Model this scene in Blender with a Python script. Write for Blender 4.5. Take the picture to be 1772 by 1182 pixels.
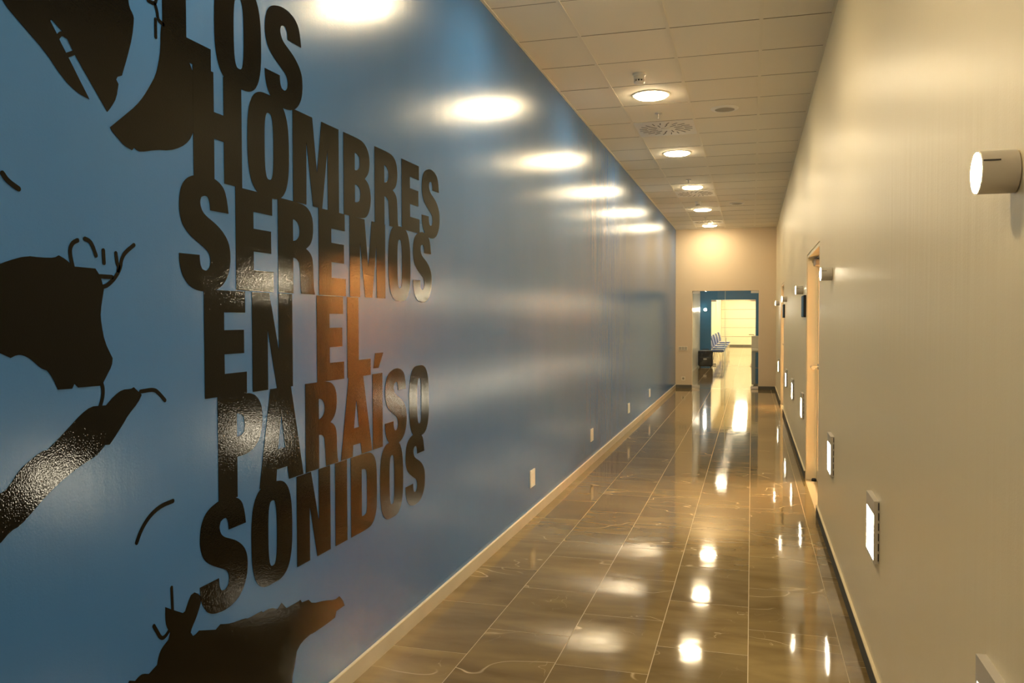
import bpy, bmesh, math, random
from mathutils import Vector, Matrix
from mathutils.geometry import tessellate_polygon
random.seed(7)
SC = bpy.context.scene
COL = SC.collection
for o in list(bpy.data.objects): bpy.data.objects.remove(o)

# ------------------------------------------------------------------ camera, world, exposure
CAM_H = 1.5108
yaw, pitch, roll = .2789, -.0266, -.0018
F = Vector((-math.sin(yaw)*math.cos(pitch), math.cos(yaw)*math.cos(pitch), math.sin(pitch)))
R0 = Vector((math.cos(yaw), math.sin(yaw), 0)); U0 = R0.cross(F)
Rv = math.cos(roll)*R0 + math.sin(roll)*U0
Uv = -math.sin(roll)*R0 + math.cos(roll)*U0
cd = bpy.data.cameras.new('camera'); cam = bpy.data.objects.new('camera', cd); COL.objects.link(cam)
m = Matrix.Identity(4)
for i in range(3):
    m[i][0] = Rv[i]; m[i][1] = Uv[i]; m[i][2] = -F[i]
m[2][3] = CAM_H
cam.matrix_world = m
cd.sensor_fit = 'HORIZONTAL'; cd.sensor_width = 36; cd.lens = 1447.99/1772*36
cd.clip_start = .02; cd.clip_end = 200
SC.camera = cam
W = bpy.data.worlds.new('world'); SC.world = W; W.use_nodes = True
W.node_tree.nodes['Background'].inputs[0].default_value = (1, .85, .65, 1)
W.node_tree.nodes['Background'].inputs[1].default_value = .05
SC.view_settings.view_transform = 'Standard'
SC.view_settings.look = 'None'
SC.view_settings.gamma = 1
SC.view_settings.use_curve_mapping = False
SC.view_settings.exposure = 2.12
WARM = (1, .80, .50)
DL = 30.0        # ceiling downlights
SCN = 65.0       # wall cylinder lamps
STP = 9.0       # low wall lights
HALL = 24.0      # ceiling panels in the far hall
ROOM = 42.0      # panels in the side rooms
LOB = 26.0       # lobby downlights

# ------------------------------------------------------------------ dimensions (metres)
XL, XR = -1.598, .495
YE = 18.58; YB = -4.6; ZC = 3.453
YBLUE = 28.0; YHALL = 47.7; XLOB = -1.62; XLR = 3.2

# ------------------------------------------------------------------ materials
def mat(name, col, rough=.5, metal=0, spec=.5, emit=None, es=0):
    M = bpy.data.materials.new(name); M.use_nodes = True
    b = M.node_tree.nodes['Principled BSDF']
    b.inputs['Base Color'].default_value = (*col, 1)
    b.inputs['Roughness'].default_value = rough
    b.inputs['Metallic'].default_value = metal
    b.inputs['Specular IOR Level'].default_value = spec
    if emit:
        b.inputs['Emission Color'].default_value = (*emit, 1)
        b.inputs['Emission Strength'].default_value = es
    return M
def nodes(M): return M.node_tree.nodes, M.node_tree.links, M.node_tree.nodes['Principled BSDF']
def noise(M, scale, vec=(1, 1, 1), detail=2, coord='Object'):
    N, L, b = nodes(M)
    tc = N.new('ShaderNodeTexCoord'); mp = N.new('ShaderNodeMapping'); nz = N.new('ShaderNodeTexNoise')
    mp.inputs['Scale'].default_value = vec
    L.new(tc.outputs[coord], mp.inputs[0]); L.new(mp.outputs[0], nz.inputs['Vector'])
    nz.inputs['Scale'].default_value = scale; nz.inputs['Detail'].default_value = detail
    return nz
def bump(M, layers):
    """layers: list of (noise node, strength, distance)"""
    N, L, b = nodes(M); prev = None
    for nz, s, d in layers:
        bp = N.new('ShaderNodeBump'); bp.inputs['Strength'].default_value = s; bp.inputs['Distance'].default_value = d
        L.new(nz.outputs[0], bp.inputs['Height'])
        if prev: L.new(prev.outputs[0], bp.inputs['Normal'])
        prev = bp
    L.new(prev.outputs[0], b.inputs['Normal'])
def vary(M, nz, c1, c2, lo=.3, hi=.7):
    N, L, b = nodes(M)
    r = N.new('ShaderNodeValToRGB'); r.color_ramp.elements[0].position = lo; r.color_ramp.elements[1].position = hi
    r.color_ramp.elements[0].color = (*c1, 1); r.color_ramp.elements[1].color = (*c2, 1)
    L.new(nz.outputs[0], r.inputs[0]); L.new(r.outputs[0], b.inputs['Base Color']); return r

M_blue = mat('blue_paint', (.05, .20, .40), .235)
vary(M_blue, noise(M_blue, 1.3, (1, 1, .6), 3), (.029, .124, .325), (.036, .138, .36))
bump(M_blue, [(noise(M_blue, 3.2, (1, 1, .12), 3), .5, .004), (noise(M_blue, 16, (1, 1, .04), 3), .6, .0012), (noise(M_blue, 170, (1, 1, 1), 2), .3, .0008)])
M_vinyl = mat('black_vinyl', (.0015, .0015, .0015), .035, spec=.235)
bump(M_vinyl, [(noise(M_vinyl, 3.2, (1, 1, .12), 3), .3, .003), (noise(M_vinyl, 240, (1, 1, 1), 1), 1.0, .00024)])
M_white = mat('cream_paint', (.87, .74, .48), .36)
bump(M_white, [(noise(M_white, 3.0, (1, 1, .12), 3), .5, .004), (noise(M_white, 14, (1, 1, .04), 3), .8, .0022), (noise(M_white, 170, (1, 1, 1), 2), .3, .001)])
M_end = mat('end_wall_paint', (.71, .575, .40), .55)
bump(M_end, [(noise(M_end, 120), .2, .001)])
M_base_l = mat('skirting_cream', (.60, .54, .40), .35)
vary(M_base_l, noise(M_base_l, 5, (1, 1, 1), 4), (.44, .39, .29), (.50, .45, .34))
M_base_shade = mat('skirting_shade_grey', (.12, .115, .095), .7, spec=.2)  # dark grey puts the shade on the unlit skirting faces into the colour
M_caulk = mat('skirting_top_bead', (.80, .72, .56), .5)
M_ctile = mat('ceiling_tile', (.80, .735, .60), .8)
bump(M_ctile, [(noise(M_ctile, 260, (1, 1, 1), 3), .3, .001)])
M_rail = mat('ceiling_rail', (.76, .69, .54), .4)
M_dark = mat('dark_void', (.02, .018, .015), .8)
M_metal = mat('fitting_grey', (.55, .50, .42), .35)
M_alu = mat('satin_aluminium', (.62, .58, .52), .35, metal=.7)
M_chrome = mat('chrome', (.8, .78, .74), .12, metal=1)
M_slot = mat('slot_dark', (.06, .055, .05), .6)
M_plastic = mat('white_plastic', (.78, .74, .66), .3)
M_grille = mat('speaker_grille', (.36, .33, .27), .7)
M_sign = mat('sign_blue', (.015, .10, .20), .5, spec=.2)
M_signw = mat('sign_edge', (.03, .03, .03), .5, spec=.2)
M_wood = mat('door_beech', (.80, .40, .13), .35)
vary(M_wood, noise(M_wood, 4, (1, 9, .6), 5), (.72, .37, .15), (.82, .45, .20))
M_frame = mat('door_frame_cream', (.92, .82, .58), .3)
M_black = mat('suitcase_black', (.012, .012, .011), .55)
bump(M_black, [(noise(M_black, 200), .5, .002)])
M_rubber = mat('rubber', (.01, .01, .01), .7)
M_label = mat('label_grey', (.45, .45, .42), .5)
M_chair = mat('chair_blue', (.03, .08, .30), .45)
M_paper = mat('paper', (.85, .84, .80), .7)
M_deskw = mat('desk_white', (.80, .78, .70), .3)
M_deskg = mat('desk_grey', (.36, .40, .40), .3)
M_bluep = mat('lobby_blue', (.035, .17, .36), .18)
M_panel = mat('hall_panel', (.80, .72, .54), .5)
M_lobl = mat('lobby_left_wall', (.78, .76, .68), .22)
M_joint = mat('joint_grey', (.28, .24, .17), .6)
M_dlight = mat('downlight_glow', (1, 1, 1), .4, emit=WARM, es=DL)
M_scl = mat('cylinder_glow', (1, 1, 1), .4, emit=(1, .84, .56), es=SCN)
M_stl = mat('steplight_glow', (1, 1, 1), .4, emit=(1, .88, .64), es=STP)
M_hall = mat('hall_panel_glow', (1, 1, 1), .4, emit=(1, .86, .58), es=HALL)
M_room = mat('room_panel_glow', (1, 1, 1), .4, emit=(1, .80, .5), es=ROOM)
M_lobd = mat('lobby_downlight_glow', (1, 1, 1), .4, emit=(1, .84, .58), es=LOB)

# glass: clear pane, mirror-like at grazing angles
M_glass = bpy.data.materials.new('clear_glass'); M_glass.use_nodes = True
N = M_glass.node_tree.nodes; L = M_glass.node_tree.links; N.remove(N['Principled BSDF'])
tr = N.new('ShaderNodeBsdfTransparent'); tr.inputs[0].default_value = (.975, .985, .975, 1)
gl = N.new('ShaderNodeBsdfGlossy'); gl.inputs['Roughness'].default_value = .01
lw = N.new('ShaderNodeLayerWeight'); pw = N.new('ShaderNodeMath'); pw.operation = 'POWER'; pw.inputs[1].default_value = 5
fr = N.new('ShaderNodeMath'); fr.operation = 'MULTIPLY_ADD'; fr.inputs[1].default_value = .92; fr.inputs[2].default_value = .04
lw.inputs['Blend'].default_value = .5
L.new(lw.outputs['Facing'], pw.inputs[0]); L.new(pw.outputs[0], fr.inputs[0])
mx = N.new('ShaderNodeMixShader')
L.new(fr.outputs[0], mx.inputs[0]); L.new(tr.outputs[0], mx.inputs[1]); L.new(gl.outputs[0], mx.inputs[2])
L.new(mx.outputs[0], N['Material Output'].inputs[0])
M_gedge = mat('glass_edge', (.55, .72, .66), .2)

# marble: brown polished limestone with pale calcite veins, every tile its own cut
def marble(name, per_object=True):
    M = mat(name, (.1, .07, .04), .06)
    N, L, b = nodes(M)
    tc = N.new('ShaderNodeTexCoord'); oi = N.new('ShaderNodeObjectInfo')
    add = N.new('ShaderNodeVectorMath'); add.operation = 'MULTIPLY_ADD'
    sc = N.new('ShaderNodeCombineXYZ')
    L.new(oi.outputs['Random'], sc.inputs[0]); L.new(oi.outputs['Random'], sc.inputs[2])
    add.inputs[1].default_value = (37, 13, 71)
    L.new(sc.outputs[0], add.inputs[0]); L.new(tc.outputs['Object'], add.inputs[2])
    P = add.outputs[0]
    def nz(s, d, dist=0, vec=None):
        n = N.new('ShaderNodeTexNoise'); n.inputs['Scale'].default_value = s; n.inputs['Detail'].default_value = d
        n.inputs['Distortion'].default_value = dist
        if vec:
            mp = N.new('ShaderNodeMapping'); mp.inputs['Scale'].default_value = vec
            L.new(P, mp.inputs[0]); L.new(mp.outputs[0], n.inputs['Vector'])
        else: L.new(P, n.inputs['Vector'])
        return n
    cloud = nz(3.0, 5, .4, (.7, 2.2, 1))
    r = N.new('ShaderNodeValToRGB'); e = r.color_ramp.elements
    e[0].position = .3; e[0].color = (.155, .100, .032, 1); e[1].position = .72; e[1].color = (.270, .188, .074, 1)
    L.new(cloud.outputs[0], r.inputs[0])
    # veins = thin bands where a noise crosses its middle
    def vein(n, w):
        s = N.new('ShaderNodeMath'); s.operation = 'SUBTRACT'; s.inputs[1].default_value = .5; L.new(n.outputs[0], s.inputs[0])
        a = N.new('ShaderNodeMath'); a.operation = 'ABSOLUTE'; L.new(s.outputs[0], a.inputs[0])
        mr = N.new('ShaderNodeMapRange'); mr.inputs[1].default_value = 0; mr.inputs[2].default_value = w
        mr.inputs[3].default_value = 1; mr.inputs[4].default_value = 0; L.new(a.outputs[0], mr.inputs[0]); return mr
    v1 = vein(nz(1.0, 3, .25, (.8, 1.6, 1)), .0030)
    v2 = vein(nz(3.0, 4, .3), .004)
    mask = nz(2.2, 2); ms = N.new('ShaderNodeMapRange'); ms.inputs[1].default_value = .47; ms.inputs[2].default_value = .58
    L.new(mask.outputs[0], ms.inputs[0])
    mm = N.new('ShaderNodeMath'); mm.operation = 'MULTIPLY'; L.new(v1.outputs[0], mm.inputs[0]); L.new(ms.outputs[0], mm.inputs[1])
    mask2 = nz(3.1, 2); ms2 = N.new('ShaderNodeMapRange'); ms2.inputs[1].default_value = .60; ms2.inputs[2].default_value = .72
    ms2.inputs[4].default_value = .5
    L.new(mask2.outputs[0], ms2.inputs[0])
    m2 = N.new('ShaderNodeMath'); m2.operation = 'MULTIPLY'; L.new(v2.outputs[0], m2.inputs[0]); L.new(ms2.outputs[0], m2.inputs[1])
    mxm = N.new('ShaderNodeMath'); mxm.operation = 'MAXIMUM'; L.new(mm.outputs[0], mxm.inputs[0]); L.new(m2.outputs[0], mxm.inputs[1])
    mix = N.new('ShaderNodeMixRGB'); mix.inputs[2].default_value = (.72, .56, .34, 1)
    L.new(mxm.outputs[0], mix.inputs[0]); L.new(r.outputs[0], mix.inputs[1]); L.new(mix.outputs[0], b.inputs['Base Color'])
    hs = N.new('ShaderNodeHueSaturation'); tv = N.new('ShaderNodeMapRange')      # each tile a little lighter or darker
    tv.inputs[3].default_value = .84; tv.inputs[4].default_value = 1.12
    L.new(oi.outputs['Random'], tv.inputs[0]); L.new(tv.outputs[0], hs.inputs['Value'])
    L.new(mix.outputs[0], hs.inputs['Color']); L.new(hs.outputs[0], b.inputs['Base Color'])
    w = nz(7.0, 1); bp = N.new('ShaderNodeBump'); bp.inputs['Strength'].default_value = .6; bp.inputs['Distance'].default_value = .0008
    L.new(w.outputs[0], bp.inputs['Height']); L.new(bp.outputs[0], b.inputs['Normal'])
    b.inputs['Specular IOR Level'].default_value = .5
    return M
M_marble = marble('brown_marble')
M_grout = mat('floor_grout', (.50, .38, .21), .5)

# ------------------------------------------------------------------ mesh helpers
def link(name, bm, m, parent=None, smooth=False):
    bmesh.ops.recalc_face_normals(bm, faces=bm.faces[:])
    me = bpy.data.meshes.new(name); bm.to_mesh(me); bm.free()
    for q in (m if isinstance(m, (list, tuple)) else [m]): me.materials.append(q)
    if smooth:
        for p in me.polygons: p.use_smooth = len(p.vertices) < 8
        try: me.set_sharp_from_angle(angle=math.radians(35))
        except Exception: pass
    o = bpy.data.objects.new(name, me); COL.objects.link(o)
    if parent is not None: o.parent = parent
    return o
def tag(o, label=None, cat=None, group=None, kind=None):
    if label: o['label'] = label
    if cat: o['category'] = cat
    if group: o['group'] = group
    if kind: o['kind'] = kind
    return o
def thing(name, loc, label, cat, group=None, rz=0):
    o = bpy.data.objects.new(name, None); COL.objects.link(o); o.location = loc; o.rotation_euler = (0, 0, rz)
    o.empty_display_size = .1
    return tag(o, label, cat, group)
def box(bm, x0, x1, y0, y1, z0, z1, bev=0, mi=0):
    vs = [bm.verts.new((x, y, z)) for x in (x0, x1) for y in (y0, y1) for z in (z0, z1)]
    fs = [(0, 1, 3, 2), (4, 6, 7, 5), (0, 4, 5, 1), (2, 3, 7, 6), (0, 2, 6, 4), (1, 5, 7, 3)]
    nf = []
    for f in fs:
        q = bm.faces.new([vs[i] for i in f]); q.material_index = mi; nf.append(q)
    if bev:
        es = list({e for f in nf for e in f.edges})
        bmesh.ops.bevel(bm, geom=es, offset=bev, segments=2, affect='EDGES', profile=.5)
def B(*a, **k):
    bm = bmesh.new(); box(bm, *a, **k); return bm
def rings(bm, prof, M=None, n=32, cap0=True, cap1=True, mi=0):
    """revolve (r, h) profile about local Z, placed by matrix M"""
    M = M or Matrix.Identity(4); R = []
    for r, h in prof:
        R.append([bm.verts.new(M @ Vector((r*math.cos(2*math.pi*k/n), r*math.sin(2*math.pi*k/n), h))) for k in range(n)])
    for a, b in zip(R, R[1:]):
        for k in range(n):
            f = bm.faces.new((a[k], a[(k+1) % n], b[(k+1) % n], b[k])); f.material_index = mi
    if cap0: bm.faces.new(R[0][::-1]).material_index = mi
    if cap1: bm.faces.new(R[-1]).material_index = mi
def tube(bm, pts, r, n=8):
    pts = [Vector(p) for p in pts]; R = []
    for i, p in enumerate(pts):
        d = (pts[min(i+1, len(pts)-1)] - pts[max(i-1, 0)]).normalized()
        a = d.orthogonal().normalized() if i == 0 else (a - d*a.dot(d)).normalized()
        b = d.cross(a)
        R.append([bm.verts.new(p + r*(math.cos(2*math.pi*k/n)*a + math.sin(2*math.pi*k/n)*b)) for k in range(n)])
    for q, s in zip(R, R[1:]):
        for k in range(n): bm.faces.new((q[k], q[(k+1) % n], s[(k+1) % n], s[k]))
    bm.faces.new(R[0][::-1]); bm.faces.new(R[-1])
def plate(bm, loops, fn, w0, w1, mi=0):
    """polygon with holes in (u,v), extruded from w0 to w1; fn(u,v,w) -> xyz"""
    V = [[Vector((u, v, 0)) for u, v in lp] for lp in loops]
    tris = tessellate_polygon(V); flat = [p for lp in V for p in lp]
    A = [bm.verts.new(fn(p.x, p.y, w0)) for p in flat]; C = [bm.verts.new(fn(p.x, p.y, w1)) for p in flat]
    for t in tris:
        for S in (A, C):
            try: bm.faces.new([S[i] for i in t]).material_index = mi
            except ValueError: pass
    i0 = 0
    for lp in V:
        n = len(lp)
        for k in range(n):
            a, b = i0+k, i0+(k+1) % n
            try: bm.faces.new((A[a], A[b], C[b], C[a])).material_index = mi
            except ValueError: pass
        i0 += n
def smooth_loop(P, it=2, ang=38):
    """round off the gentle corners, keep the sharp ones"""
    for _ in range(it):
        n = len(P); Q = []
        for i in range(n):
            a, b, c = P[i-1], P[i], P[(i+1) % n]
            v1 = (b[0]-a[0], b[1]-a[1]); v2 = (c[0]-b[0], c[1]-b[1])
            t = abs(math.degrees(math.atan2(v1[0]*v2[1]-v1[1]*v2[0], v1[0]*v2[0]+v1[1]*v2[1])))
            if t > ang or t < .5: Q.append(b)
            else:
                Q.append((b[0]*.75+a[0]*.25, b[1]*.75+a[1]*.25)); Q.append((b[0]*.75+c[0]*.25, b[1]*.75+c[1]*.25))
        P = Q
    return P
def YZ(x): return lambda u, v, w: (x+w, u, v)      # a plate on a side wall
def XZ(y): return lambda u, v, w: (u, y+w, v)      # a plate on a cross wall
def XY(z): return lambda u, v, w: (u, v, z+w)      # a plate on floor or ceiling

# ------------------------------------------------------------------ the setting: walls
DOORS = [(6.80, 8.33), (14.10, 15.45)]; DH = 2.105
wl = tag(link('wall_left', B(XL-.15, XL, YB, YE, 0, ZC+.05), M_blue), 'long glossy blue painted corridor wall carrying the black lettering', kind='structure')
out = [(YB, 0)]
for a, b in DOORS: out += [(a, 0), (a, DH), (b, DH), (b, 0)]
out += [(YE, 0), (YE, ZC+.05), (YB, ZC+.05)]
bm = bmesh.new(); plate(bm, [out], YZ(XR), 0, .16)
tag(link('wall_right', bm, M_white), 'long glossy cream corridor wall with lamps and door recesses', kind='structure')
OX0, OX1, OZ = -1.243, .142, 2.117
bm = bmesh.new(); plate(bm, [[(XL-.15, 0), (OX0, 0), (OX0, OZ), (OX1, OZ), (OX1, 0), (XLR, 0), (XLR, ZC+.05), (XL-.15, ZC+.05)]], XZ(YE), 0, .14)
tag(link('wall_end', bm, M_end), 'peach coloured wall closing the corridor around a glass doorway', kind='structure')
tag(link('wall_back', B(XL-.15, XR+.16, YB-.1, YB, 0, ZC+.05), M_end), kind='structure')
# lobby beyond the glass door
tag(link('wall_lobby_left', B(XLOB-.15, XLOB, YE+.14, YBLUE, 0, ZC+.05), M_lobl), 'pale glossy side wall of the lobby beyond the glass door', kind='structure')
tag(link('wall_lobby_right', B(XLR, XLR+.15, YE, YHALL, 0, ZC+.05), M_panel), kind='structure')
IX0, IX1, IZ = -1.267, .122, 2.127
bm = bmesh.new(); plate(bm, [[(XLOB-.15, 0), (IX0, 0), (IX0, IZ), (IX1, IZ), (IX1, 0), (XLR, 0), (XLR, ZC+.05), (XLOB-.15, ZC+.05)]], XZ(YBLUE), 0, .12)
tag(link('wall_lobby_end', bm, M_bluep), 'glossy blue lobby wall around the inner glass doorway', kind='structure')
tag(link('wall_hall_left', B(XLOB-.15, XLOB, YBLUE+.12, YHALL, 0, ZC+.05), M_panel), kind='structure')
wh = tag(link('wall_hall_end', B(XLOB-.15, XLR, YHALL, YHALL+.1, 0, ZC+.05), M_joint), 'cream panelled far wall of the bright hall', kind='structure')
z = .03
for k in range(7):
    link('panel', B(XLOB+.01, XLR-.01, YHALL-.02, YHALL, z+.014, z+.490, bev=.003), M_panel, wh); z += .4965

# ------------------------------------------------------------------ floor
fl = tag(link('floor', B(XLOB-.15, XLR, YB, YHALL, -.1, -.0005), M_grout), 'polished brown marble floor with pale veins and thin pale joints', kind='structure')
cols = [XL+.002] + [-1.2283+.4070*k for k in range(5)] + [XR-.002]
TL = .653; tmesh = {}
for c in range(6):
    x0, x1 = cols[c]+.0019, cols[c+1]-.0019
    ph = 3.54 if c % 2 == 0 else 3.865
    k = math.floor((1.2-ph)/TL); y = ph+k*TL
    while y < YE+.14:
        ya, yb = y+.0022, min(y+TL, YE+.14)-.0022
        if yb-ya < .05: y += TL; continue
        key = (c, round(yb-ya, 3))
        if key not in tmesh:
            bm = B(0, x1-x0, 0, yb-ya, -.02, 0)
            o = link('tile', bm, M_marble, fl); tmesh[key] = o.data
        else:
            o = bpy.data.objects.new('tile', tmesh[key]); COL.objects.link(o); o.parent = fl
        o.location = (x0, ya, 0)
        y += TL
bm = bmesh.new()                     # floor behind the camera, and the lobby and hall beyond
def run(xa, xb, ya, yb, w):
    x = xa
    while x < xb-.02:
        y = ya
        while y < yb-.02:
            box(bm, x+.0016, min(x+w, xb)-.0016, y+.0011, min(y+TL, yb)-.0011, -.02, 0); y += TL
        x += w
run(XL, XR, YB, 1.0, .407); run(XLOB, XLR, YE+.14, YHALL, .407)
# short closing row between the two fields
run(XL, XR, 1.0, 1.26, .407)
so = link('tile', bm, M_marble, fl); so['kind'] = 'stuff'

# ------------------------------------------------------------------ ceiling
GX = [XL, -1.1505, -.5505, .0495, XR]; GY0, GP = 5.058, .66
ce = tag(link('ceiling', B(XL-.1, XR+.1, YB, YE, ZC+.05, ZC+.12), M_dark), 'suspended ceiling of pale mineral tiles in a metal grid', kind='structure')
ys = [GY0+GP*k for k in range(-15, 22)]
ys = [YB] + [y for y in ys if YB+.1 < y < YE-.1] + [YE]
DLX = -.8505; dl_y = [GY0+GP*(3.5+4*k) for k in range(-4, 5)]
diff_y = [8.358, 12.978, 16.938, 3.738-0.66*1]
def hole(cx, cy, r, n=36): return [(cx+r*math.cos(2*math.pi*k/n), cy+r*math.sin(2*math.pi*k/n)) for k in range(n)]
cm = {}
for c in range(4):
    for y0, y1 in zip(ys, ys[1:]):
        xm, ym = (GX[c]+GX[c+1])/2, (y0+y1)/2
        if c == 1 and any(abs(y0-d) < .1 for d in diff_y): continue
        xa, xb = GX[c]+.004, GX[c+1]-.004; w, l = xb-xa, y1-y0-.008
        light = c == 1 and any(abs(ym-d) < .1 for d in dl_y)
        key = (c, round(l, 3), light)
        if key not in cm:
            bm = bmesh.new(); lp = [[(0, 0), (w, 0), (w, l), (0, l)]]
            if light: lp.append(hole(w/2, l/2, .150))
            plate(bm, lp, XY(0), 0, .015)
            cm[key] = bm; o = link('ceiling_tile', bm, M_ctile, ce); cm[key] = o.data
        else:
            o = bpy.data.objects.new('ceiling_tile', cm[key]); COL.objects.link(o); o.parent = ce
        o.location = (xa, y0+.004, ZC+random.uniform(0.0015, .003))
for x in GX[1:4]:
    link('ceiling_rail', B(x-.012, x+.012, YB, YE, ZC-.003, ZC+.001), M_rail, ce)
link('ceiling_rail', B(XL, XL+.018, YB, YE, ZC-.004, ZC+.001), M_rail, ce)
link('ceiling_rail', B(XR-.018, XR, YB, YE, ZC-.004, ZC+.001), M_rail, ce)
link('ceiling_rail', B(XL, XR, YE-.018, YE, ZC-.004, ZC+.001), M_rail, ce)
for y in ys[1:-1]:
    link('cross_rail', B(XL+.018, XR-.018, y-.003, y+.003, ZC+.0005, ZC+.0025), M_joint, ce)
lc = tag(link('ceiling_lobby', B(XLOB, XLR, YE+.14, YBLUE, ZC, ZC+.1), M_ctile), kind='structure')
tag(link('ceiling_hall', B(XLOB, XLR, YBLUE+.12, YHALL, 3.2, 3.3), M_ctile), kind='structure')

# ------------------------------------------------------------------ skirtings
def skirt(name, x0, x1, y0, y1, m, h=.072, label=None):
    o = tag(link(name, B(x0, x1, y0, y1, 0, h), m), label, kind='structure'); return o
o = skirt('baseboard_left', XL, XL+.012, YB, YE, M_base_l, label='cream skirting along the blue wall')
link('top_bead', B(XL, XL+.0125, YB, YE, .072, .077), M_caulk, o)
prev = YB
for k, (a, b) in enumerate(DOORS+[(YE, YE)]):
    o = skirt('baseboard_right' if k == 0 else 'baseboard_right', XR-.012, XR, prev, a, M_base_shade, label='skirting under the cream wall, its shade painted in as dark grey')
    link('top_bead', B(XR-.0125, XR, prev, a, .072, .080), M_white, o); prev = b
skirt('baseboard_end', XL+.012, OX0, YE-.012, YE, M_base_shade)
skirt('baseboard_end', OX1, XR-.012, YE-.012, YE, M_base_shade)
skirt('baseboard_hall', XLOB, XLR, YHALL-.035, YHALL-.02, M_base_shade, h=.09)

# ------------------------------------------------------------------ recessed doors in the right wall
def side_door(n, a, b):
    y0, y1, z1 = a+.035, b-.035, DH-.035
    bm = bmesh.new(); plate(bm, [[(y0, .006), (y1, .006), (y1, z1), (y0, z1)], [(y0+.05, .10), (y1-.05, .10), (y1-.05, z1-.05), (y0+.05, z1-.05)]], YZ(XR), .10, .14)
    leaf = tag(link('door_%d' % n, bm, M_frame), 'glazed cream framed door recessed in the cream wall', kind='structure')
    link('glass_pane', B(XR+.116, XR+.124, y0+.05, y1-.05, .10, z1-.05), M_glass, leaf)
    bm = bmesh.new()
    plate(bm, [[(a, 0), (a, DH), (b, DH), (b, 0), (b-.03, 0), (b-.03, DH-.03), (a+.03, DH-.03), (a+.03, 0)]], YZ(XR), .006, .155)
    plate(bm, [[(a+.03, 0), (a+.03, DH-.03), (b-.03, DH-.03), (b-.03, 0), (b-.045, 0), (b-.045, DH-.045), (a+.045, DH-.045), (a+.045, 0)]], YZ(XR), .078, .098)
    link('door_frame', bm, M_frame, leaf)
    # lever handle near the far stile
    hy = b-.20; bm = bmesh.new()
    MX = Matrix.Translation((XR+.10, hy, 1.07)) @ Matrix.Rotation(-math.pi/2, 4, 'Y')
    rings(bm, [(.030, 0), (.030, .008), (.026, .012), (.015, .014), (.015, .062)], MX, 20)
    tube(bm, [(XR+.040, hy+.015, 1.07), (XR+.038, hy-.05, 1.07), (XR+.042, hy-.14, 1.068)], .017, 14)
    h = link('door_handle', bm, M_chrome, leaf, smooth=True); h['label'] = 'chrome lever handle'
    bm = bmesh.new(); box(bm, XR+.055, XR+.10, b-.30, b-.07, DH-.11, DH-.055, bev=.006)
    tube(bm, [(XR+.075, b-.25, DH-.05), (XR+.06, b-.16, DH-.046), (XR+.075, b-.06, DH-.05)], .007)
    h = link('door_closer', bm, M_metal, leaf); h['label'] = 'grey closer box at the head of the door'
    bm = bmesh.new(); rings(bm, [(.022, 0), (.022, .018), (.016, .026)], Matrix.Translation((XR+.07, b-.11, 0)), 16)
    link('floor_stop', bm, M_rubber, leaf, smooth=True)
    return leaf
side_door(1, *DOORS[0]); side_door(2, *DOORS[1])
for k, (a, b) in enumerate(DOORS):
    y0, y1, x0, x1, zc = a-.7, b+.7, XR+.16, XR+2.3, 2.6
    tag(link('wall_room_back', B(x1, x1+.1, y0, y1, 0, zc), M_wood), kind='structure')
    tag(link('wall_room_near', B(x0, x1, y0-.1, y0, 0, zc), M_panel), kind='structure')
    tag(link('wall_room_far', B(x0, x1, y1, y1+.1, 0, zc), M_wood), kind='structure')
    tag(link('ceiling_room', B(x0, x1, y0, y1, zc, zc+.1), M_ctile), kind='structure')
    t = thing('ceiling_light', (XR+1.0, b+.25, zc), 'square ceiling light panel in the room behind the %s glazed door' % ['nearer', 'farther'][k], 'ceiling light')
    bm = bmesh.new(); plate(bm, [[(-.31, -.31), (.31, -.31), (.31, .31), (-.31, .31)], [(-.29, -.29), (.29, -.29), (.29, .29), (-.29, .29)]], XY(0), -.012, 0); link('panel_frame', bm, M_alu, t)
    link('diffuser', B(-.289, .289, -.289, .289, -.010, -.002), M_room, t)
def door_sign(y0, y1, lab):
    t = thing('door_sign', (XR, (y0+y1)/2, 1.63), lab, 'sign', 'blue signs by the doors'); h = (y1-y0)/2
    link('sign_plate', B(-.022, 0, -h, h, -.105, .105, bev=.003), M_signw, t)
    link('sign_face', B(-.026, -.022, -h+.008, h-.03, -.098, .098), M_sign, t)
door_sign(8.38, 8.74, 'dark blue sign plate on the cream wall beyond the nearer door')
door_sign(13.60, 14.04, 'dark blue sign plate on the cream wall just before the farther door')

# ------------------------------------------------------------------ glass doors
def glass_door(n, x0, x1, zt, y, lab, hx, single=None):
    r = bpy.data.objects.new('door_%d' % n, None); COL.objects.link(r); r.location = (0, y, 0); tag(r, lab, kind='structure')
    xm = (x0+x1)/2 if single is None else single
    for a, b in ((x0+.006, xm-.003), (xm+.003, x1-.006)):
        g = link('glass_leaf', B(a, b, 0, .010, .012, zt-.008), M_glass, r)
    for a in (xm-.003, xm+.0005):
        link('glass_edge', B(a-.001, a+.0025, 0, .010, .012, zt-.008), M_gedge, r)
    for a, b in ((x0+.004, x0+.16), (x1-.16, x1-.004)):
        for z0, z1 in ((.006, .062), (zt-.056, zt-.004)):
            link('patch_fitting', B(a, b, -.010, .020, z0, z1, bev=.002), M_alu, r)
    bm = bmesh.new()
    for s in (-1, 1):
        if n == 4:
            tube(bm, [(hx, -.005*s, 1.0), (hx, -.05*s, 1.0), (hx+.16*(-1), -.05*s, 1.0)], .010)
        else:
            tube(bm, [(hx, 0, .95), (hx, -.04*s, .95), (hx, -.04*s, 1.10), (hx, 0, 1.10)], .006)
    link('door_handle', bm, M_chrome, r, smooth=True)
    return r
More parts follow.
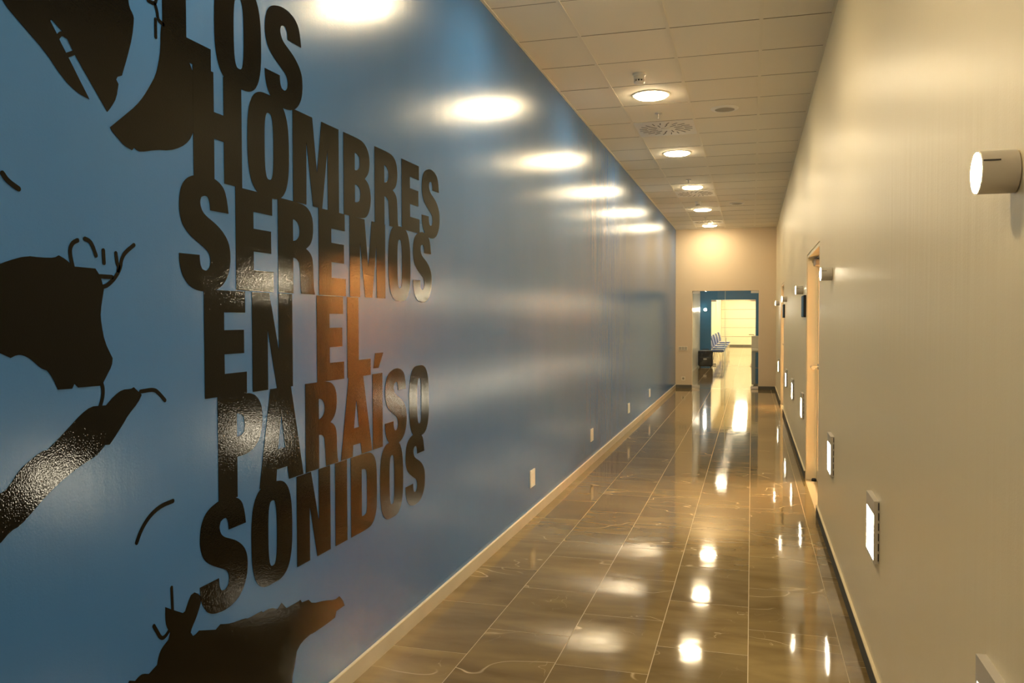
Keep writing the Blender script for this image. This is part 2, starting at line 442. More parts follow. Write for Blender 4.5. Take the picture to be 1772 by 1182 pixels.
glass_door(3, OX0, OX1, OZ, YE+.035, 'double frameless glass door closing the corridor end', -.53)
glass_door(4, IX0, IX1, IZ, YBLUE+.05, 'frameless glass door in the blue lobby wall', .075, single=.052)

# ------------------------------------------------------------------ ceiling fittings
names = ['behind the camera, farthest back', 'behind the camera above the back of the corridor', 'just behind the camera',
         'overhead at the upper edge of the picture, above the lettering', 'at the upper edge of the picture, before the first smoke detector',
         'right behind the first smoke detector', 'behind the first swirl diffuser', 'in front of the second swirl diffuser',
         'behind the second smoke detector', ]
names = {-4: 'far behind the camera', -3: 'directly behind the camera', -2: 'overhead, just out of the picture', -1: 'cut by the top edge of the picture, nearest one',
         0: 'right behind the nearer smoke detector', 1: 'just beyond the nearest swirl vent', 2: 'just before the middle swirl vent',
         3: 'between the middle and the farthest swirl vents', 4: 'just beyond the farthest swirl vent, by the end wall'}
def downlight(x, y, zc, lab, m, group, r=.150, parent_hole=True):
    t = thing('downlight', (x, y, zc), lab, 'ceiling light', group)
    bm = bmesh.new(); rings(bm, [(r-.006, .012), (r-.006, -.004), (r+.002, -.007), (r+.014, -.004), (r+.016, .001), (r+.016, .0045)] if parent_hole else
                            [(r-.006, 0), (r-.006, -.006), (r+.002, -.009), (r+.016, -.004), (r+.018, 0)], n=40, cap0=False, cap1=False)
    link('trim_ring', bm, M_rail, t, smooth=True)
    bm = bmesh.new(); h0 = .012 if parent_hole else -.001
    rings(bm, [(r-.007, h0), (r-.009, -.010), (r*.86, -.018), (r*.5, -.024), (.012, -.026)], n=40)
    link('lamp_lens', bm, m, t, smooth=True)
for k, y in zip(range(-4, 5), dl_y):
    if YB < y < YE: downlight(DLX, y, ZC, 'round glowing ceiling downlight ' + names[k], M_dlight, 'corridor downlights')
def swirl(y, lab):
    t = thing('swirl_diffuser', (DLX, y+GP/2, ZC), lab, 'air vent', 'swirl air vents in the ceiling')
    bm = bmesh.new(); box(bm, -.292, .292, -.322, .322, -.004, .008, bev=.002)
    link('vent_plate', bm, M_plastic, t)
    bm = bmesh.new()
    for rad, n, ln, ph in ((.10, 12, .075, 0), (.19, 20, .075, .1)):
        for k in range(n):
            a = 2*math.pi*k/n+ph; c, s = math.cos(a), math.sin(a)
            vs = []
            for u, v in ((rad, -.0045), (rad+ln, -.0045), (rad+ln, .0045), (rad, .0045)):
                v2 = v+(u-rad)*.35
                vs.append((c*u-s*v2, s*u+c*v2))
            plate(bm, [vs], XY(-.006), 0, .003)
    link('vent_slots', bm, M_slot, t)['kind'] = 'stuff'
    bm = bmesh.new(); rings(bm, [(.05, -.004), (.05, -.010), (.03, -.014)], n=24); link('vent_hub', bm, M_plastic, t, smooth=True)
swirl(diff_y[0], 'square swirl air vent in the ceiling behind the nearest visible downlights')
swirl(diff_y[1], 'square swirl air vent halfway along the ceiling')
swirl(diff_y[2], 'farthest square swirl air vent, close to the end wall')
def smoke(y, lab):
    t = thing('smoke_detector', (-.866, y, ZC), lab, 'smoke detector', 'smoke detectors on the ceiling')
    bm = bmesh.new(); rings(bm, [(.052, 0), (.052, -.016), (.043, -.020), (.043, -.046), (.038, -.050)], n=28); link('base', bm, M_plastic, t, smooth=True)
    bm = bmesh.new(); rings(bm, [(.033, -.049), (.033, -.066)], n=28); link('sensor_gap', bm, M_slot, t, smooth=True)
    bm = bmesh.new()
    for k in range(10):
        a = 2*math.pi*k/10; c, s = math.cos(a), math.sin(a)
        plate(bm, [[(c*.034-s*.004, s*.034+c*.004), (c*.042-s*.004, s*.042+c*.004), (c*.042+s*.004, s*.042-c*.004), (c*.034+s*.004, s*.034-c*.004)]], XY(-.066), 0, .017)
    rings(bm, [(.042, -.064), (.044, -.070), (.036, -.080), (.012, -.084)], n=28); link('sensor_cap', bm, M_plastic, t, smooth=True)
smoke(6.70, 'white smoke detector hanging before the nearest fully visible downlight')
smoke(14.23, 'small white smoke detector between the middle and farthest swirl vents')
def sprinkler(y, lab):
    t = thing('sprinkler_head', (-.857, y, ZC), lab, 'sprinkler', 'sprinkler heads on the ceiling')
    bm = bmesh.new(); rings(bm, [(.036, 0), (.034, -.006), (.014, -.010)], n=20); link('escutcheon', bm, M_alu, t, smooth=True)
    bm = bmesh.new(); rings(bm, [(.007, -.010), (.007, -.045), (.004, -.050)], n=10)
    tube(bm, [(0, -.010, -.02), (0, -.018, -.035), (0, -.002, -.052)], .002, 6); tube(bm, [(0, .010, -.02), (0, .018, -.035), (0, .002, -.052)], .002, 6)
    link('sprinkler_body', bm, M_alu, t, smooth=True)
    bm = bmesh.new(); rings(bm, [(.016, -.052), (.016, -.054)], n=14); link('deflector', bm, M_alu, t)
sprinkler(8.03, 'small metal sprinkler head between the nearest visible downlight and the first swirl vent')
sprinkler(11.96, 'small metal sprinkler head just before the third visible downlight')
sprinkler(16.45, 'farthest small metal sprinkler head, before the last swirl vent')
def speaker(y, lab):
    t = thing('ceiling_speaker', (-.2505, y, ZC), lab, 'speaker', 'round ceiling speakers')
    bm = bmesh.new(); rings(bm, [(.088, .002), (.090, -.012), (.112, -.009), (.125, -.001), (.125, .002)], n=40, cap0=False, cap1=False); link('rim', bm, M_plastic, t, smooth=True)
    bm = bmesh.new(); rings(bm, [(.089, .002), (.089, -.008), (.05, -.012)], n=40); link('grille', bm, M_grille, t, smooth=True)
speaker(8.03, 'nearer round flush ceiling speaker with grey grille')
speaker(14.63, 'farther small round ceiling speaker in the same tile row')

# ------------------------------------------------------------------ lamps on the right wall
ROTX = Matrix.Rotation(-math.pi/2, 4, 'Y')       # local +Z points to -X
def sconce(x, y, z, lab, M0=ROTX, rz=0):
    t = thing('wall_lamp', (x, y, z), lab, 'wall lamp', 'cylinder wall lamps')
    bm = bmesh.new(); rings(bm, [(.036, 0), (.042, .002), (.042, .068), (.0395, .070), (.0395, .064)], M0, 40, cap1=False); link('lamp_body', bm, M_metal, t, smooth=True)
    bm = bmesh.new(); rings(bm, [(.0393, .060), (.0393, .071), (.030, .0735), (.012, .0748)], M0, 40); link('lamp_lens', bm, M_scl, t, smooth=True)
    bm = bmesh.new()
    P = [Vector((math.sin(a)*.0425, -math.cos(a)*.0425)) for a in (1.05, 1.10)]
    if M0 is ROTX: box(bm, -.066, -.036, -.0425*math.sin(1.16)-.0005, -.0425*math.sin(1.16)+.004, .0165, .0195)
    link('slot', bm if len(bm.verts) else B(-.002, .002, -.05, -.02, .0415, .0428), M_slot, t)
for y, lab in ((-2.0, 'cylinder wall lamp on the cream wall behind the camera'),
               (1.851, 'large short cylinder wall lamp nearest the camera, at the right edge'),
               (5.738, 'cylinder wall lamp just before the nearer recessed door'), (8.90, 'cylinder wall lamp just beyond the nearer door sign'),
               (12.85, 'cylinder wall lamp just before the farther door sign'), (16.27, 'farthest cylinder wall lamp on the cream wall')):
    sconce(XR, y, 1.798, lab)
def steplight(y, lab):
    t = thing('step_light', (XR, y, .655), lab, 'wall light', 'low square wall lights')
    w, T = .115, .021
    bm = bmesh.new(); plate(bm, [[(-w, -.125), (w, -.125), (w, .125), (-w, .125)], [(-w+.006, -.113), (w-.012, -.113), (w-.012, .070), (-w+.006, .070)]], YZ(0), -T, 0); box(bm, -.003, 0, -w+.004, w-.010, -.115, .072)
    link('housing', bm, M_metal, t)
    link('lamp_lens', B(-T+.001, -.004, -w+.007, w-.013, -.112, .069), M_stl, t)
    bm = bmesh.new()
    for k in range(6): box(bm, -.0055, -.001, -w-.0012, -w+.001, -.115+k*.041, -.085+k*.041)
    link('vent_slots', bm, M_slot, t)['kind'] = 'stuff'
for y, lab in ((-1.9, 'low square wall light behind the camera, farther back'), (0.0, 'low square wall light beside the camera, out of the picture'),
               (1.90, 'low square wall light cut by the bottom edge, nearest the camera'), (3.71, 'low square wall light halfway between the bottom edge and the nearer door'),
               (5.62, 'low square wall light just before the nearer door'), (8.72, 'low square wall light just beyond the nearer door'),
               (10.72, 'second low square wall light beyond the nearer door'), (12.65, 'low square wall light just before the farther door'),
               (16.15, 'farthest low square wall light, beyond the farther door')):
    steplight(y, lab)

# ------------------------------------------------------------------ plates on the left and end walls
for y, lab in ((6.12, 'nearest white cover plate low on the blue wall'), (8.58, 'second nearest white cover plate low on the blue wall'),
               (11.30, 'third white cover plate low on the blue wall'), (13.70, 'farthest white cover plate low on the blue wall')):
    t = thing('cover_plate', (XL, y, .305), lab, 'wall plate', 'white plates low on the blue wall')
    link('plate_frame', B(0, .010, -.065, .065, -.065, .065, bev=.002), M_plastic, t)
    link('plate_insert', B(.010, .013, -.045, .045, -.045, .045, bev=.001), M_plastic, t)
t = thing('light_switch', (-1.437, YE, .868), 'triple cream light switch on the end wall left of the glass door', 'switch')
link('switch_frame', B(-.095, .095, -.010, 0, -.046, .046, bev=.002), M_caulk, t)
for k in (-1, 0, 1): link('rocker', B(k*.06-.026, k*.06+.026, -.0145, -.010, -.034, .034, bev=.0015), M_base_l, t)
t = thing('power_socket', (-1.43, YE, .21), 'single cream power socket low on the end wall', 'socket')
bm = bmesh.new(); plate(bm, [[(-.042, -.042), (.042, -.042), (.042, .042), (-.042, .042)], hole(0, 0, .024, 20)], XZ(0), -.010, 0); link('socket_frame', bm, M_caulk, t)
bm = bmesh.new(); plate(bm, [hole(0, 0, .024, 20), hole(-.0095, 0, .004, 8), hole(.0095, 0, .004, 8)], XZ(0), -.003, 0); link('socket_well', bm, M_joint, t)

# ------------------------------------------------------------------ lettering: condensed grotesque, cap height 0.333 m
G = {}
G['S'] = ([[(0.239, 0.241), (0.235, 0.266), (0.23, 0.287), (0.22, 0.312), (0.201, 0.328), (0.176, 0.338), (0.145, 0.344), (0.111, 0.344), (0.08, 0.338), (0.049, 0.328), (0.028, 0.315), (0.013, 0.296), (0.005, 0.276), (0.001, 0.249), (0.001, 0.223), (0.008, 0.198), (0.02, 0.177), (0.046, 0.156), (0.082, 0.138), (0.114, 0.123), (0.133, 0.113), (0.142, 0.1), (0.145, 0.083), (0.141, 0.067), (0.129, 0.056), (0.118, 0.054), (0.104, 0.058), (0.096, 0.069), (0.093, 0.083), (0.092, 0.1), (-0.002, 0.099), (-0.001, 0.073), (0.006, 0.048), (0.018, 0.027), (0.038, 0.008), (0.062, -0.003), (0.09, -0.008), (0.120, -0.010), (0.156, -0.007), (0.182, 0.001), (0.205, 0.013), (0.226, 0.034), (0.241, 0.061), (0.247, 0.093), (0.246, 0.125), (0.238, 0.149), (0.219, 0.172), (0.188, 0.194), (0.154, 0.209), (0.126, 0.220), (0.108, 0.232), (0.099, 0.248), (0.097, 0.262), (0.103, 0.275), (0.119, 0.282), (0.133, 0.28), (0.143, 0.268), (0.146, 0.24)]], [])
G['R'] = ([[(0, 0.333), (0.150, 0.333), (0.198, 0.325), (0.226, 0.308), (0.241, 0.284), (0.246, 0.255), (0.242, 0.217), (0.224, 0.186), (0.191, 0.168), (0.211, 0.161), (0.232, 0.146), (0.242, 0.122), (0.244, 0.077), (0.247, 0.022), (0.256, 0), (0.154, 0), (0.151, 0.031), (0.147, 0.084), (0.142, 0.113), (0.124, 0.127), (0.1, 0.129), (0.1, 0), (0, 0)]], [[(0.1, 0.268), (0.119, 0.266), (0.137, 0.256), (0.147, 0.237), (0.145, 0.214), (0.131, 0.198), (0.112, 0.191), (0.1, 0.190)]])
G['B'] = ([[(0, 0.333), (0.145, 0.333), (0.192, 0.324), (0.225, 0.301), (0.241, 0.27), (0.241, 0.235), (0.228, 0.2), (0.193, 0.174), (0.229, 0.159), (0.249, 0.125), (0.252, 0.088), (0.240, 0.048), (0.215, 0.016), (0.17, 0.0), (0, 0)]],
          [[(0.1, 0.268), (0.122, 0.267), (0.142, 0.256), (0.147, 0.234), (0.141, 0.211), (0.121, 0.197), (0.1, 0.196)], [(0.1, 0.137), (0.128, 0.136), (0.148, 0.121), (0.152, 0.098), (0.142, 0.073), (0.122, 0.064), (0.1, 0.063)]])
G['P'] = ([[(0, 0.333), (0.155, 0.333), (0.198, 0.325), (0.226, 0.306), (0.243, 0.28), (0.248, 0.246), (0.244, 0.209), (0.231, 0.176), (0.207, 0.151), (0.17, 0.135), (0.135, 0.130), (0.1, 0.130), (0.1, 0), (0, 0)]], [[(0.1, 0.270), (0.124, 0.267), (0.14, 0.253), (0.144, 0.229), (0.139, 0.207), (0.123, 0.196), (0.1, 0.195)]])
G['D'] = ([[(0, 0.333), (0.165, 0.333), (0.212, 0.318), (0.24, 0.285), (0.250, 0.238), (0.250, 0.094), (0.239, 0.049), (0.210, 0.014), (0.165, 0), (0, 0)]], [[(0.1, 0.268), (0.124, 0.267), (0.144, 0.258), (0.151, 0.241), (0.151, 0.089), (0.142, 0.072), (0.124, 0.066), (0.1, 0.066)]])
G['A'] = ([[(0.071, 0.333), (0.205, 0.333), (0.289, 0), (0.188, 0), (0.178, 0.048), (0.108, 0.048), (0.103, 0), (0, 0)]], [[(0.139, 0.238), (0.164, 0.118), (0.116, 0.118)]])
G['M'] = ([[(0, 0.333), (0.14, 0.333), (0.174, 0.129), (0.21, 0.333), (0.349, 0.333), (0.349, 0), (0.258, 0), (0.257, 0.236), (0.212, 0), (0.142, 0), (0.096, 0.236), (0.093, 0), (0, 0)]], [])
G['N'] = ([[(0, 0.333), (0.104, 0.333), (0.162, 0.130), (0.162, 0.333), (0.253, 0.333), (0.253, 0), (0.148, 0), (0.092, 0.210), (0.092, 0), (0, 0)]], [])
G['H'] = ([[(0, 0.333), (0.1, 0.333), (0.1, 0.212), (0.15, 0.212), (0.15, 0.333), (0.246, 0.333), (0.246, 0), (0.15, 0), (0.15, 0.130), (0.1, 0.130), (0.1, 0), (0, 0)]], [])
G['E'] = ([[(0, 0.333), (0.214, 0.333), (0.214, 0.264), (0.1, 0.264), (0.1, 0.208), (0.206, 0.208), (0.206, 0.132), (0.1, 0.132), (0.1, 0.070), (0.220, 0.070), (0.220, 0), (0, 0)]], [])
G['L'] = ([[(0, 0.333), (0.103, 0.333), (0.103, 0.070), (0.218, 0.070), (0.218, 0), (0, 0)]], [])
G['I'] = ([[(0, 0.333), (0.102, 0.333), (0.102, 0), (0, 0)]], [])
G['Í'] = ([[(0, 0.333), (0.102, 0.333), (0.102, 0), (0, 0)], [(0.028, 0.424), (0.112, 0.424), (0.062, 0.358), (0.010, 0.358)]], [])
def superloop(cx, cz, rx, rz, e, n=56):
    P = []
    for k in range(n):
        a = 2*math.pi*k/n; c, s = math.cos(a), math.sin(a)
        P.append((cx+rx*math.copysign(abs(c)**e, c), cz+rz*math.copysign(abs(s)**(e*1.15), s)))
    return P
G['O'] = ([superloop(.1285, .1665, .1285, .1765, .62)], [superloop(.1285, .1665, .0275, .114, .62, 36)])
LINES = [(2.268, [('L', 2.013), ('O', 2.250), ('S', 2.530)], 'LOS', 'top line'),
         (1.939, [('H', 2.143), ('O', 2.421), ('M', 2.705), ('B', 3.096), ('R', 3.388), ('E', 3.683), ('S', 3.935)], 'HOMBRES', 'second line'),
         (1.606, [('S', 2.074), ('E', 2.351), ('R', 2.601), ('E', 2.888), ('M', 3.144), ('O', 3.527), ('S', 3.817)], 'SEREMOS', 'third line'),
         (1.270, [('E', 2.184), ('N', 2.438)], 'EN', 'fourth line'),
         (1.270, [('E', 2.868), ('L', 3.118)], 'EL', 'fourth line'),
         (.938, [('P', 2.246), ('A', 2.472), ('R', 2.778), ('A', 3.056), ('Í', 3.353), ('S', 3.482), ('O', 3.760)], 'PARAÍSO', 'fifth line'),
         (.603, [('S', 2.151), ('O', 2.421), ('N', 2.711), ('I', 3.005), ('D', 3.141), ('O', 3.425), ('S', 3.712)], 'SONIDOS', 'bottom line')]
for k, (z, letters, word, where) in enumerate(LINES):
    t = thing('wall_lettering', (XL+.0003, letters[0][1], z), 'black glossy vinyl word %s, %s of the lettering on the blue wall' % (word, where), 'lettering', 'black words on the blue wall')
    for ch, y0 in letters:
        outs, holes = G[ch]; bm = bmesh.new(); dy = y0-letters[0][1]
        sm = ch in 'SRBPD'
        for i, lp in enumerate(outs):
            f = smooth_loop if sm else (lambda q: q)
            loops = [[(u+dy, v) for u, v in f(lp)]]
            if i == 0: loops += [[(u+dy, v) for u, v in f(h)] for h in holes]
            plate(bm, loops, YZ(0), 0, .0012+.00006*k)
        o = link('letter', bm, M_vinyl, t); o['label'] = 'black letter ' + ch

# ------------------------------------------------------------------ cut-out figures on the blue wall
def stroke_loops(bm, pts, r=.0056, w=.0012):
    """a flat line with round ends"""
    P = [Vector(p) for p in pts]
    if len(P) > 2:
        for _ in range(2):
            Q = [P[0]]
            for a, b in zip(P, P[1:]): Q += [a*.75+b*.25, a*.25+b*.75]
            P = Q+[P[-1]]
    Lf, Rt = [], []
    for i, p in enumerate(P):
        d = (P[min(i+1, len(P)-1)]-P[max(i-1, 0)]).normalized(); n = Vector((-d.y, d.x))*r
        Lf.append(p+n); Rt.append(p-n)
    def cap(c, d, s):
        return [c+Vector((math.cos(a), math.sin(a)))*r for a in [math.atan2(d.y, d.x)+s*(math.pi/2-math.pi*k/6) for k in range(1, 6)]]
    de = (P[-1]-P[-2]).normalized(); ds = (P[0]-P[1]).normalized()
    loop = Lf + cap(P[-1], de, 1) + Rt[::-1] + cap(P[0], ds, 1)
    plate(bm, [[(q.x, q.y) for q in loop]], YZ(XL+.0003), 0, w)
def figure(name, label, loops, strokes):
    bm = bmesh.new(); plate(bm, [smooth_loop(lp, 1, 30) for lp in loops], YZ(XL+.0003), 0, .0011)
    t = tag(link(name, bm, M_vinyl), label, 'wall decal', 'black cut-out shapes on the blue wall')
    for s in strokes:
        bm = bmesh.new(); stroke_loops(bm, s); link('line_stroke', bm, M_vinyl, t)
    return t
figure('cutout_shape', 'large black pointed cut-out with a blue slit, cut by the top left edge',
    [[(1.20, 2.62), (1.30, 2.42), (1.484, 2.217), (1.556, 2.17), (1.602, 2.141), (1.656, 2.091), (1.699, 2.069), (1.738, 2.063), (1.706, 2.104), (1.671, 2.15), (1.646, 2.181), (1.642, 2.189), (1.619, 2.218), (1.623, 2.222), (1.656, 2.204), (1.666, 2.197), (1.687, 2.167), (1.693, 2.16), (1.798, 2.046), (1.813, 2.063), (1.831, 2.09), (1.839, 2.128), (1.831, 2.138), (1.836, 2.146), (1.852, 2.154), (1.873, 2.209), (1.892, 2.266), (1.9, 2.316), (1.897, 2.328), (1.883, 2.343), (1.879, 2.36), (1.88, 2.45), (1.84, 2.62), (1.72, 2.78), (1.52, 2.84), (1.32, 2.78)]],
    [[(1.665, 2.150), (1.693, 2.166)], [(1.641, 2.187), (1.652, 2.200), (1.668, 2.197)]])
figure('cutout_shape', 'black beard-like cut-out under the letter L at the upper left',
    [[(2.06, 2.30), (2.014, 2.349), (2.005, 2.324), (2.004, 2.27), (1.995, 2.229), (1.982, 2.19), (1.958, 2.154), (1.934, 2.121), (1.903, 2.087), (1.859, 2.051), (1.807, 2.009), (1.815, 1.998), (1.836, 1.985), (1.857, 1.971), (1.886, 1.965), (1.894, 1.973), (1.901, 1.969), (1.918, 1.966), (1.979, 1.984), (2.036, 1.993), (2.087, 2.012), (2.123, 2.037), (2.143, 2.066), (2.160, 2.113), (2.154, 2.225), (2.147, 2.237), (2.14, 2.253), (2.132, 2.264), (2.118, 2.280)]],
    [[(1.956, 2.387), (1.984, 2.386), (1.991, 2.41)], [(1.984, 2.386), (1.992, 2.369), (1.995, 2.348), (2.016, 2.342)], [(1.985, 2.345), (1.985, 2.297)]])
figure('cutout_shape', 'black head-shaped cut-out with thin curved strokes at the middle left edge',
    [[(1.421, 1.459), (1.30, 1.50), (1.16, 1.52), (1.10, 1.58), (1.20, 1.60), (1.33, 1.61), (1.424, 1.621), (1.467, 1.634), (1.489, 1.643), (1.539, 1.658), (1.582, 1.657), (1.62, 1.659), (1.633, 1.666), (1.654, 1.658), (1.678, 1.642), (1.749, 1.641), (1.766, 1.622), (1.777, 1.59), (1.764, 1.532), (1.766, 1.503), (1.777, 1.455), (1.804, 1.411), (1.801, 1.392), (1.778, 1.361), (1.765, 1.343), (1.688, 1.344), (1.675, 1.354), (1.668, 1.343), (1.624, 1.344), (1.61, 1.372), (1.593, 1.392), (1.575, 1.398), (1.546, 1.422), (1.526, 1.431), (1.509, 1.432), (1.493, 1.426), (1.463, 1.439)]],
    [[(1.676, 1.640), (1.666, 1.679), (1.675, 1.699), (1.692, 1.707)], [(1.716, 1.713), (1.732, 1.709), (1.741, 1.698), (1.752, 1.674)], [(1.777, 1.689), (1.779, 1.657)],
     [(1.821, 1.685), (1.825, 1.658), (1.832, 1.651), (1.828, 1.64)], [(1.888, 1.712), (1.855, 1.69), (1.841, 1.671), (1.837, 1.648), (1.818, 1.621), (1.792, 1.601), (1.776, 1.596)],
     [(1.763, 1.622), (1.806, 1.622)], [(1.765, 1.348), (1.77, 1.332), (1.767, 1.31), (1.758, 1.290)]])
figure('cutout_shape', 'black slanting arm-like cut-out at the lower left edge',
    [[(1.20, 1.03), (1.32, 1.09), (1.413, 1.122), (1.456, 1.127), (1.472, 1.13), (1.486, 1.142), (1.505, 1.164), (1.521, 1.177), (1.573, 1.204), (1.59, 1.204), (1.619, 1.223), (1.659, 1.251), (1.696, 1.278), (1.728, 1.293), (1.758, 1.292), (1.779, 1.291), (1.807, 1.313), (1.838, 1.327), (1.869, 1.326), (1.88, 1.33), (1.91, 1.307), (1.896, 1.287), (1.857, 1.257), (1.836, 1.233), (1.799, 1.197), (1.789, 1.188), (1.774, 1.189), (1.75, 1.171), (1.74, 1.165), (1.702, 1.154), (1.648, 1.132), (1.587, 1.099), (1.546, 1.068), (1.51, 1.043), (1.484, 1.037), (1.454, 1.014), (1.411, 0.993), (1.30, .93), (1.22, .96)]],
    [[(1.906, 1.316), (1.958, 1.318), (1.977, 1.307), (2.004, 1.283)]])
def lone(pts, lab):
    bm = bmesh.new(); stroke_loops(bm, pts, .0062); tag(link('line_stroke', bm, M_vinyl), lab, 'wall decal', 'single black lines on the blue wall')
lone([(1.48, 1.836), (1.493, 1.821), (1.522, 1.808)], 'short thin black line alone near the left edge, above the head shape')
lone([(2.032, 0.99), (1.98, 0.987), (1.934, 0.969), (1.9, 0.938), (1.883, 0.908)], 'long thin curved black line left of the word SONIDOS')
figure('cutout_shape', 'wide black jagged cut-out under the word SONIDOS at the bottom of the blue wall',
    [[(1.80, 0.30), (1.795, .42), (1.825, 0.499), (1.839, 0.532), (1.848, 0.545), (1.87, 0.535), (1.887, 0.542), (1.901, 0.542), (1.924, 0.532), (1.957, 0.544), (1.964, 0.567), (1.976, 0.583), (2.005, 0.597), (2.013, 0.615), (1.997, 0.638), (1.993, 0.665), (1.994, 0.695), (2.028, 0.675), (2.07, 0.652), (2.08, 0.654), (2.094, 0.678), (2.107, 0.693), (2.124, 0.696), (2.145, 0.684), (2.155, 0.667), (2.151, 0.65), (2.13, 0.617), (2.109, 0.594), (2.104, 0.582), (2.114, 0.568), (2.126, 0.568), (2.143, 0.574), (2.225, 0.547), (2.248, 0.556), (2.302, 0.539), (2.382, 0.529), (2.395, 0.522), (2.477, 0.52), (2.485, 0.513), (2.531, 0.513), (2.577, 0.494), (2.603, 0.507), (2.635, 0.477), (2.716, 0.474), (2.731, 0.476), (2.742, 0.463), (2.79, 0.457), (2.817, 0.434), (2.913, 0.414), (2.997, 0.389), (3.034, 0.392), (3.063, 0.366), (3.078, 0.34), (3.008, 0.34), (2.996, 0.318), (2.923, 0.316), (2.815, 0.318), (2.804, 0.322), (2.734, 0.315), (2.702, 0.294), (2.686, 0.246), (2.673, 0.219), (2.668, 0.192), (2.659, 0.15), (2.645, 0.095), (1.86, .095)]],
    [[(2.022, 0.742), (2.025, 0.668)], [(1.946, 0.658), (1.959, 0.637), (1.974, 0.612), (1.992, 0.61), (2.013, 0.625)]])

# ------------------------------------------------------------------ lobby and hall contents
for x, y, lab in ((-.85, 20.2, 'lobby downlight just beyond the glass door'), (-.85, 23.0, 'lobby downlight halfway to the blue wall'), (-.85, 25.8, 'lobby downlight before the blue wall'),
                  (1.4, 21.5, 'lobby downlight above the reception desk'), (1.4, 25.0, 'lobby downlight to the right beyond the desk')):
    downlight(x, y, ZC, 'round glowing ' + lab, M_lobd, 'lobby downlights', parent_hole=False)
k = 0
for y in (30.5, 34.5, 38.5, 42.5, 45.8):
    for x in (-.5, 1.8):
        t = thing('ceiling_light', (x, y, 3.2), 'bright square ceiling light panel in the far hall, ' + ('left' if x < 0 else 'right') + ' row, %s from the glass door' % ['first', 'second', 'third', 'fourth', 'fifth'][k//2], 'ceiling light', 'hall ceiling light panels')
        bm = bmesh.new(); plate(bm, [[(-.31, -.31), (.31, -.31), (.31, .31), (-.31, .31)], [(-.29, -.29), (.29, -.29), (.29, .29), (-.29, .29)]], XY(0), -.012, 0); link('panel_frame', bm, M_alu, t)
        link('diffuser', B(-.289, .289, -.289, .289, -.010, -.002), M_hall, t); k += 1
# lamp on the blue lobby wall, facing the corridor
MY = Matrix.Rotation(math.pi/2, 4, 'X')
t = thing('wall_lamp', (-1.453, YBLUE, 1.812), 'bright cylinder lamp on the blue lobby wall above the black suitcase', 'wall lamp')
bm = bmesh.new(); rings(bm, [(.036, 0), (.042, .002), (.042, .068), (.0395, .070), (.0395, .064)], MY, 32, cap1=False); link('lamp_body', bm, M_metal, t, smooth=True)
bm = bmesh.new(); rings(bm, [(.0393, .060), (.0393, .071), (.030, .0735), (.012, .0748)], MY, 32)
M_star = mat('lobby_lamp_glow', (1, 1, 1), .4, emit=(1, .9, .7), es=120); link('lamp_lens', bm, M_star, t, smooth=True)
# suitcase
t = thing('suitcase', (-1.385, 26.75, 0), 'black soft suitcase standing on the lobby floor behind the glass door', 'suitcase', rz=.12)
link('case_body', B(-.215, .225, -.13, .13, .035, .53, bev=.035), M_black, t)
link('front_pocket', B(-.185, .19, -.160, -.125, .06, .33, bev=.016), M_black, t)
link('case_label', B(-.07, .03, -.164, -.160, .24, .29), M_label, t)
bm = bmesh.new(); tube(bm, [(-.10, 0, .525), (-.10, 0, .565), (.10, 0, .565), (.10, 0, .525)], .011); link('carry_handle', bm, M_rubber, t, smooth=True)
for sx in (-.16, .17):
    for sy in (-.09, .09):
        bm = bmesh.new(); rings(bm, [(.030, -.012), (.035, -.008), (.035, .008), (.030, .012)], Matrix.Translation((sx, sy, .035)) @ Matrix.Rotation(math.pi/2, 4, 'Y'), 16); link('wheel', bm, M_rubber, t, smooth=True)
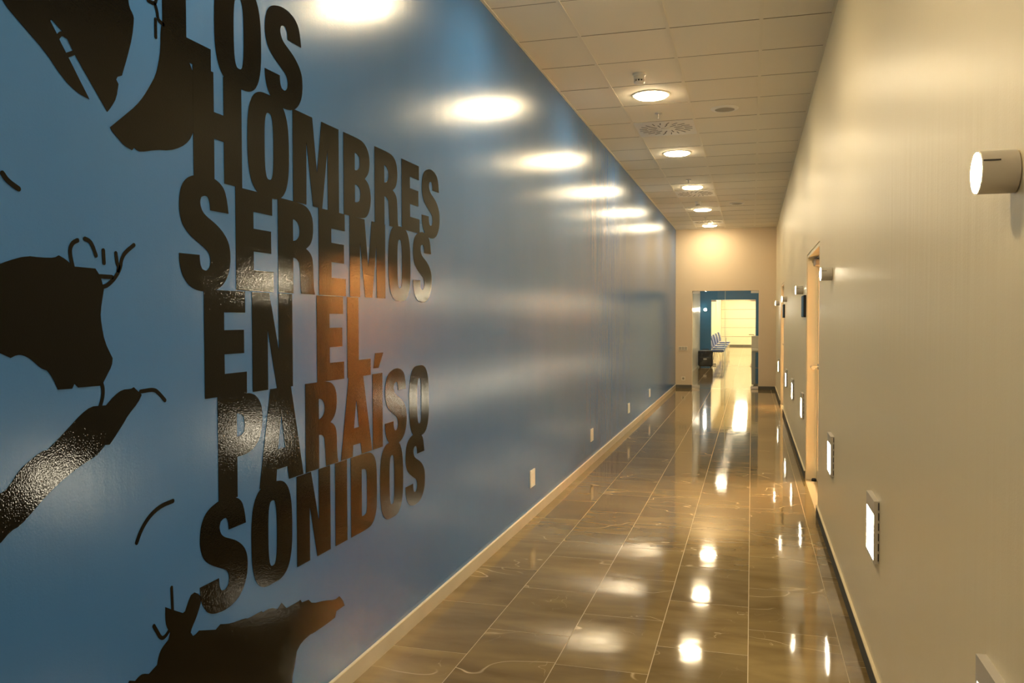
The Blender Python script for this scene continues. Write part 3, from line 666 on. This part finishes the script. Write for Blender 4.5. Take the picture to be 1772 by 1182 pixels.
# reception desk
t = thing('reception_desk', (0.0, 19.15, 0), 'pale grey and white reception desk right behind the glass door', 'desk')
bm = bmesh.new(); box(bm, .01, 1.7, .01, .55, .06, .80); box(bm, .05, 1.66, .05, .50, 0, .06); link('desk_body', bm, M_deskg, t)
for a in (.01, .56, 1.12): link('front_panel', B(a+.008, a+.07, -.002, .012, .07, .79), M_deskg, t)
for z0, z1 in ((.44, .77), (.08, .42)):
    link('blue_panel', B(.088, 1.60, -.006, .012, z0, z1, bev=.002), M_bluep, t)
link('desk_top', B(0, 1.72, -.02, .60, .80, .845, bev=.004), M_deskw, t)
link('raised_counter', B(0.0, 1.72, .52, .80, .02, 1.12, bev=.005), M_deskw, t)
# waiting chairs
def chair(x, y, rz, lab, first=None):
    if first is None:
        t = thing('waiting_chair', (x, y, 0), lab, 'chair', 'blue waiting chairs along the hall wall', rz)
        bm = bmesh.new(); box(bm, -.21, .23, -.23, .23, .42, .47, bev=.02); link('seat', bm, M_chair, t)
        bm = bmesh.new()
        vs = [(-.20, .50), (-.17, .50), (-.16, .58), (-.20, .74), (-.26, .90), (-.29, .90), (-.235, .74), (-.195, .58)]
        plate(bm, [vs], lambda u, v, w: (u, w, v), -.22, .22); link('backrest', bm, M_chair, t)
        for s in (-1, 1):
            bm = bmesh.new()
            tube(bm, [(.20, s*.2, .0), (.19, s*.2, .40), (-.17, s*.2, .41), (-.21, s*.2, .58), (-.25, s*.2, .80)], .012)
            tube(bm, [(-.24, s*.2, 0), (-.17, s*.2, .41)], .012)
            link('leg_frame', bm, M_chrome, t, smooth=True)
        return t
    t = first.copy(); COL.objects.link(t); t.location = (x, y, 0); t.rotation_euler = (0, 0, rz); t['label'] = lab
    for ch in first.children:
        c = ch.copy(); COL.objects.link(c); c.parent = t
    return t
C0 = None
for k, (x, y) in enumerate(((-1.10, 28.85), (-1.12, 30.9), (-1.14, 33.2), (-1.16, 35.9), (-1.18, 39.0))):
    lab = 'blue waiting chair on chrome legs by the hall wall, ' + ['nearest the inner glass door', 'second from the glass door', 'middle of the row', 'second from the far end', 'farthest from the glass door'][k]
    c = chair(x, y, -.08, lab, C0); C0 = C0 or c
    t = thing('paper_sheets', (x+.03, y, .4705), 'white sheets of paper lying on the blue chair ' + ['nearest the inner glass door', 'second from the glass door', 'in the middle of the row', 'second from the far end', 'farthest from the glass door'][k], 'paper', 'papers on the waiting chairs', -.2+.3*k)
    link('sheet', B(-.16, .17, -.12, .12, 0, .012), M_paper, t)
    link('sheet', B(-.10, .19, -.16, .06, .013, .022), M_paper, t)
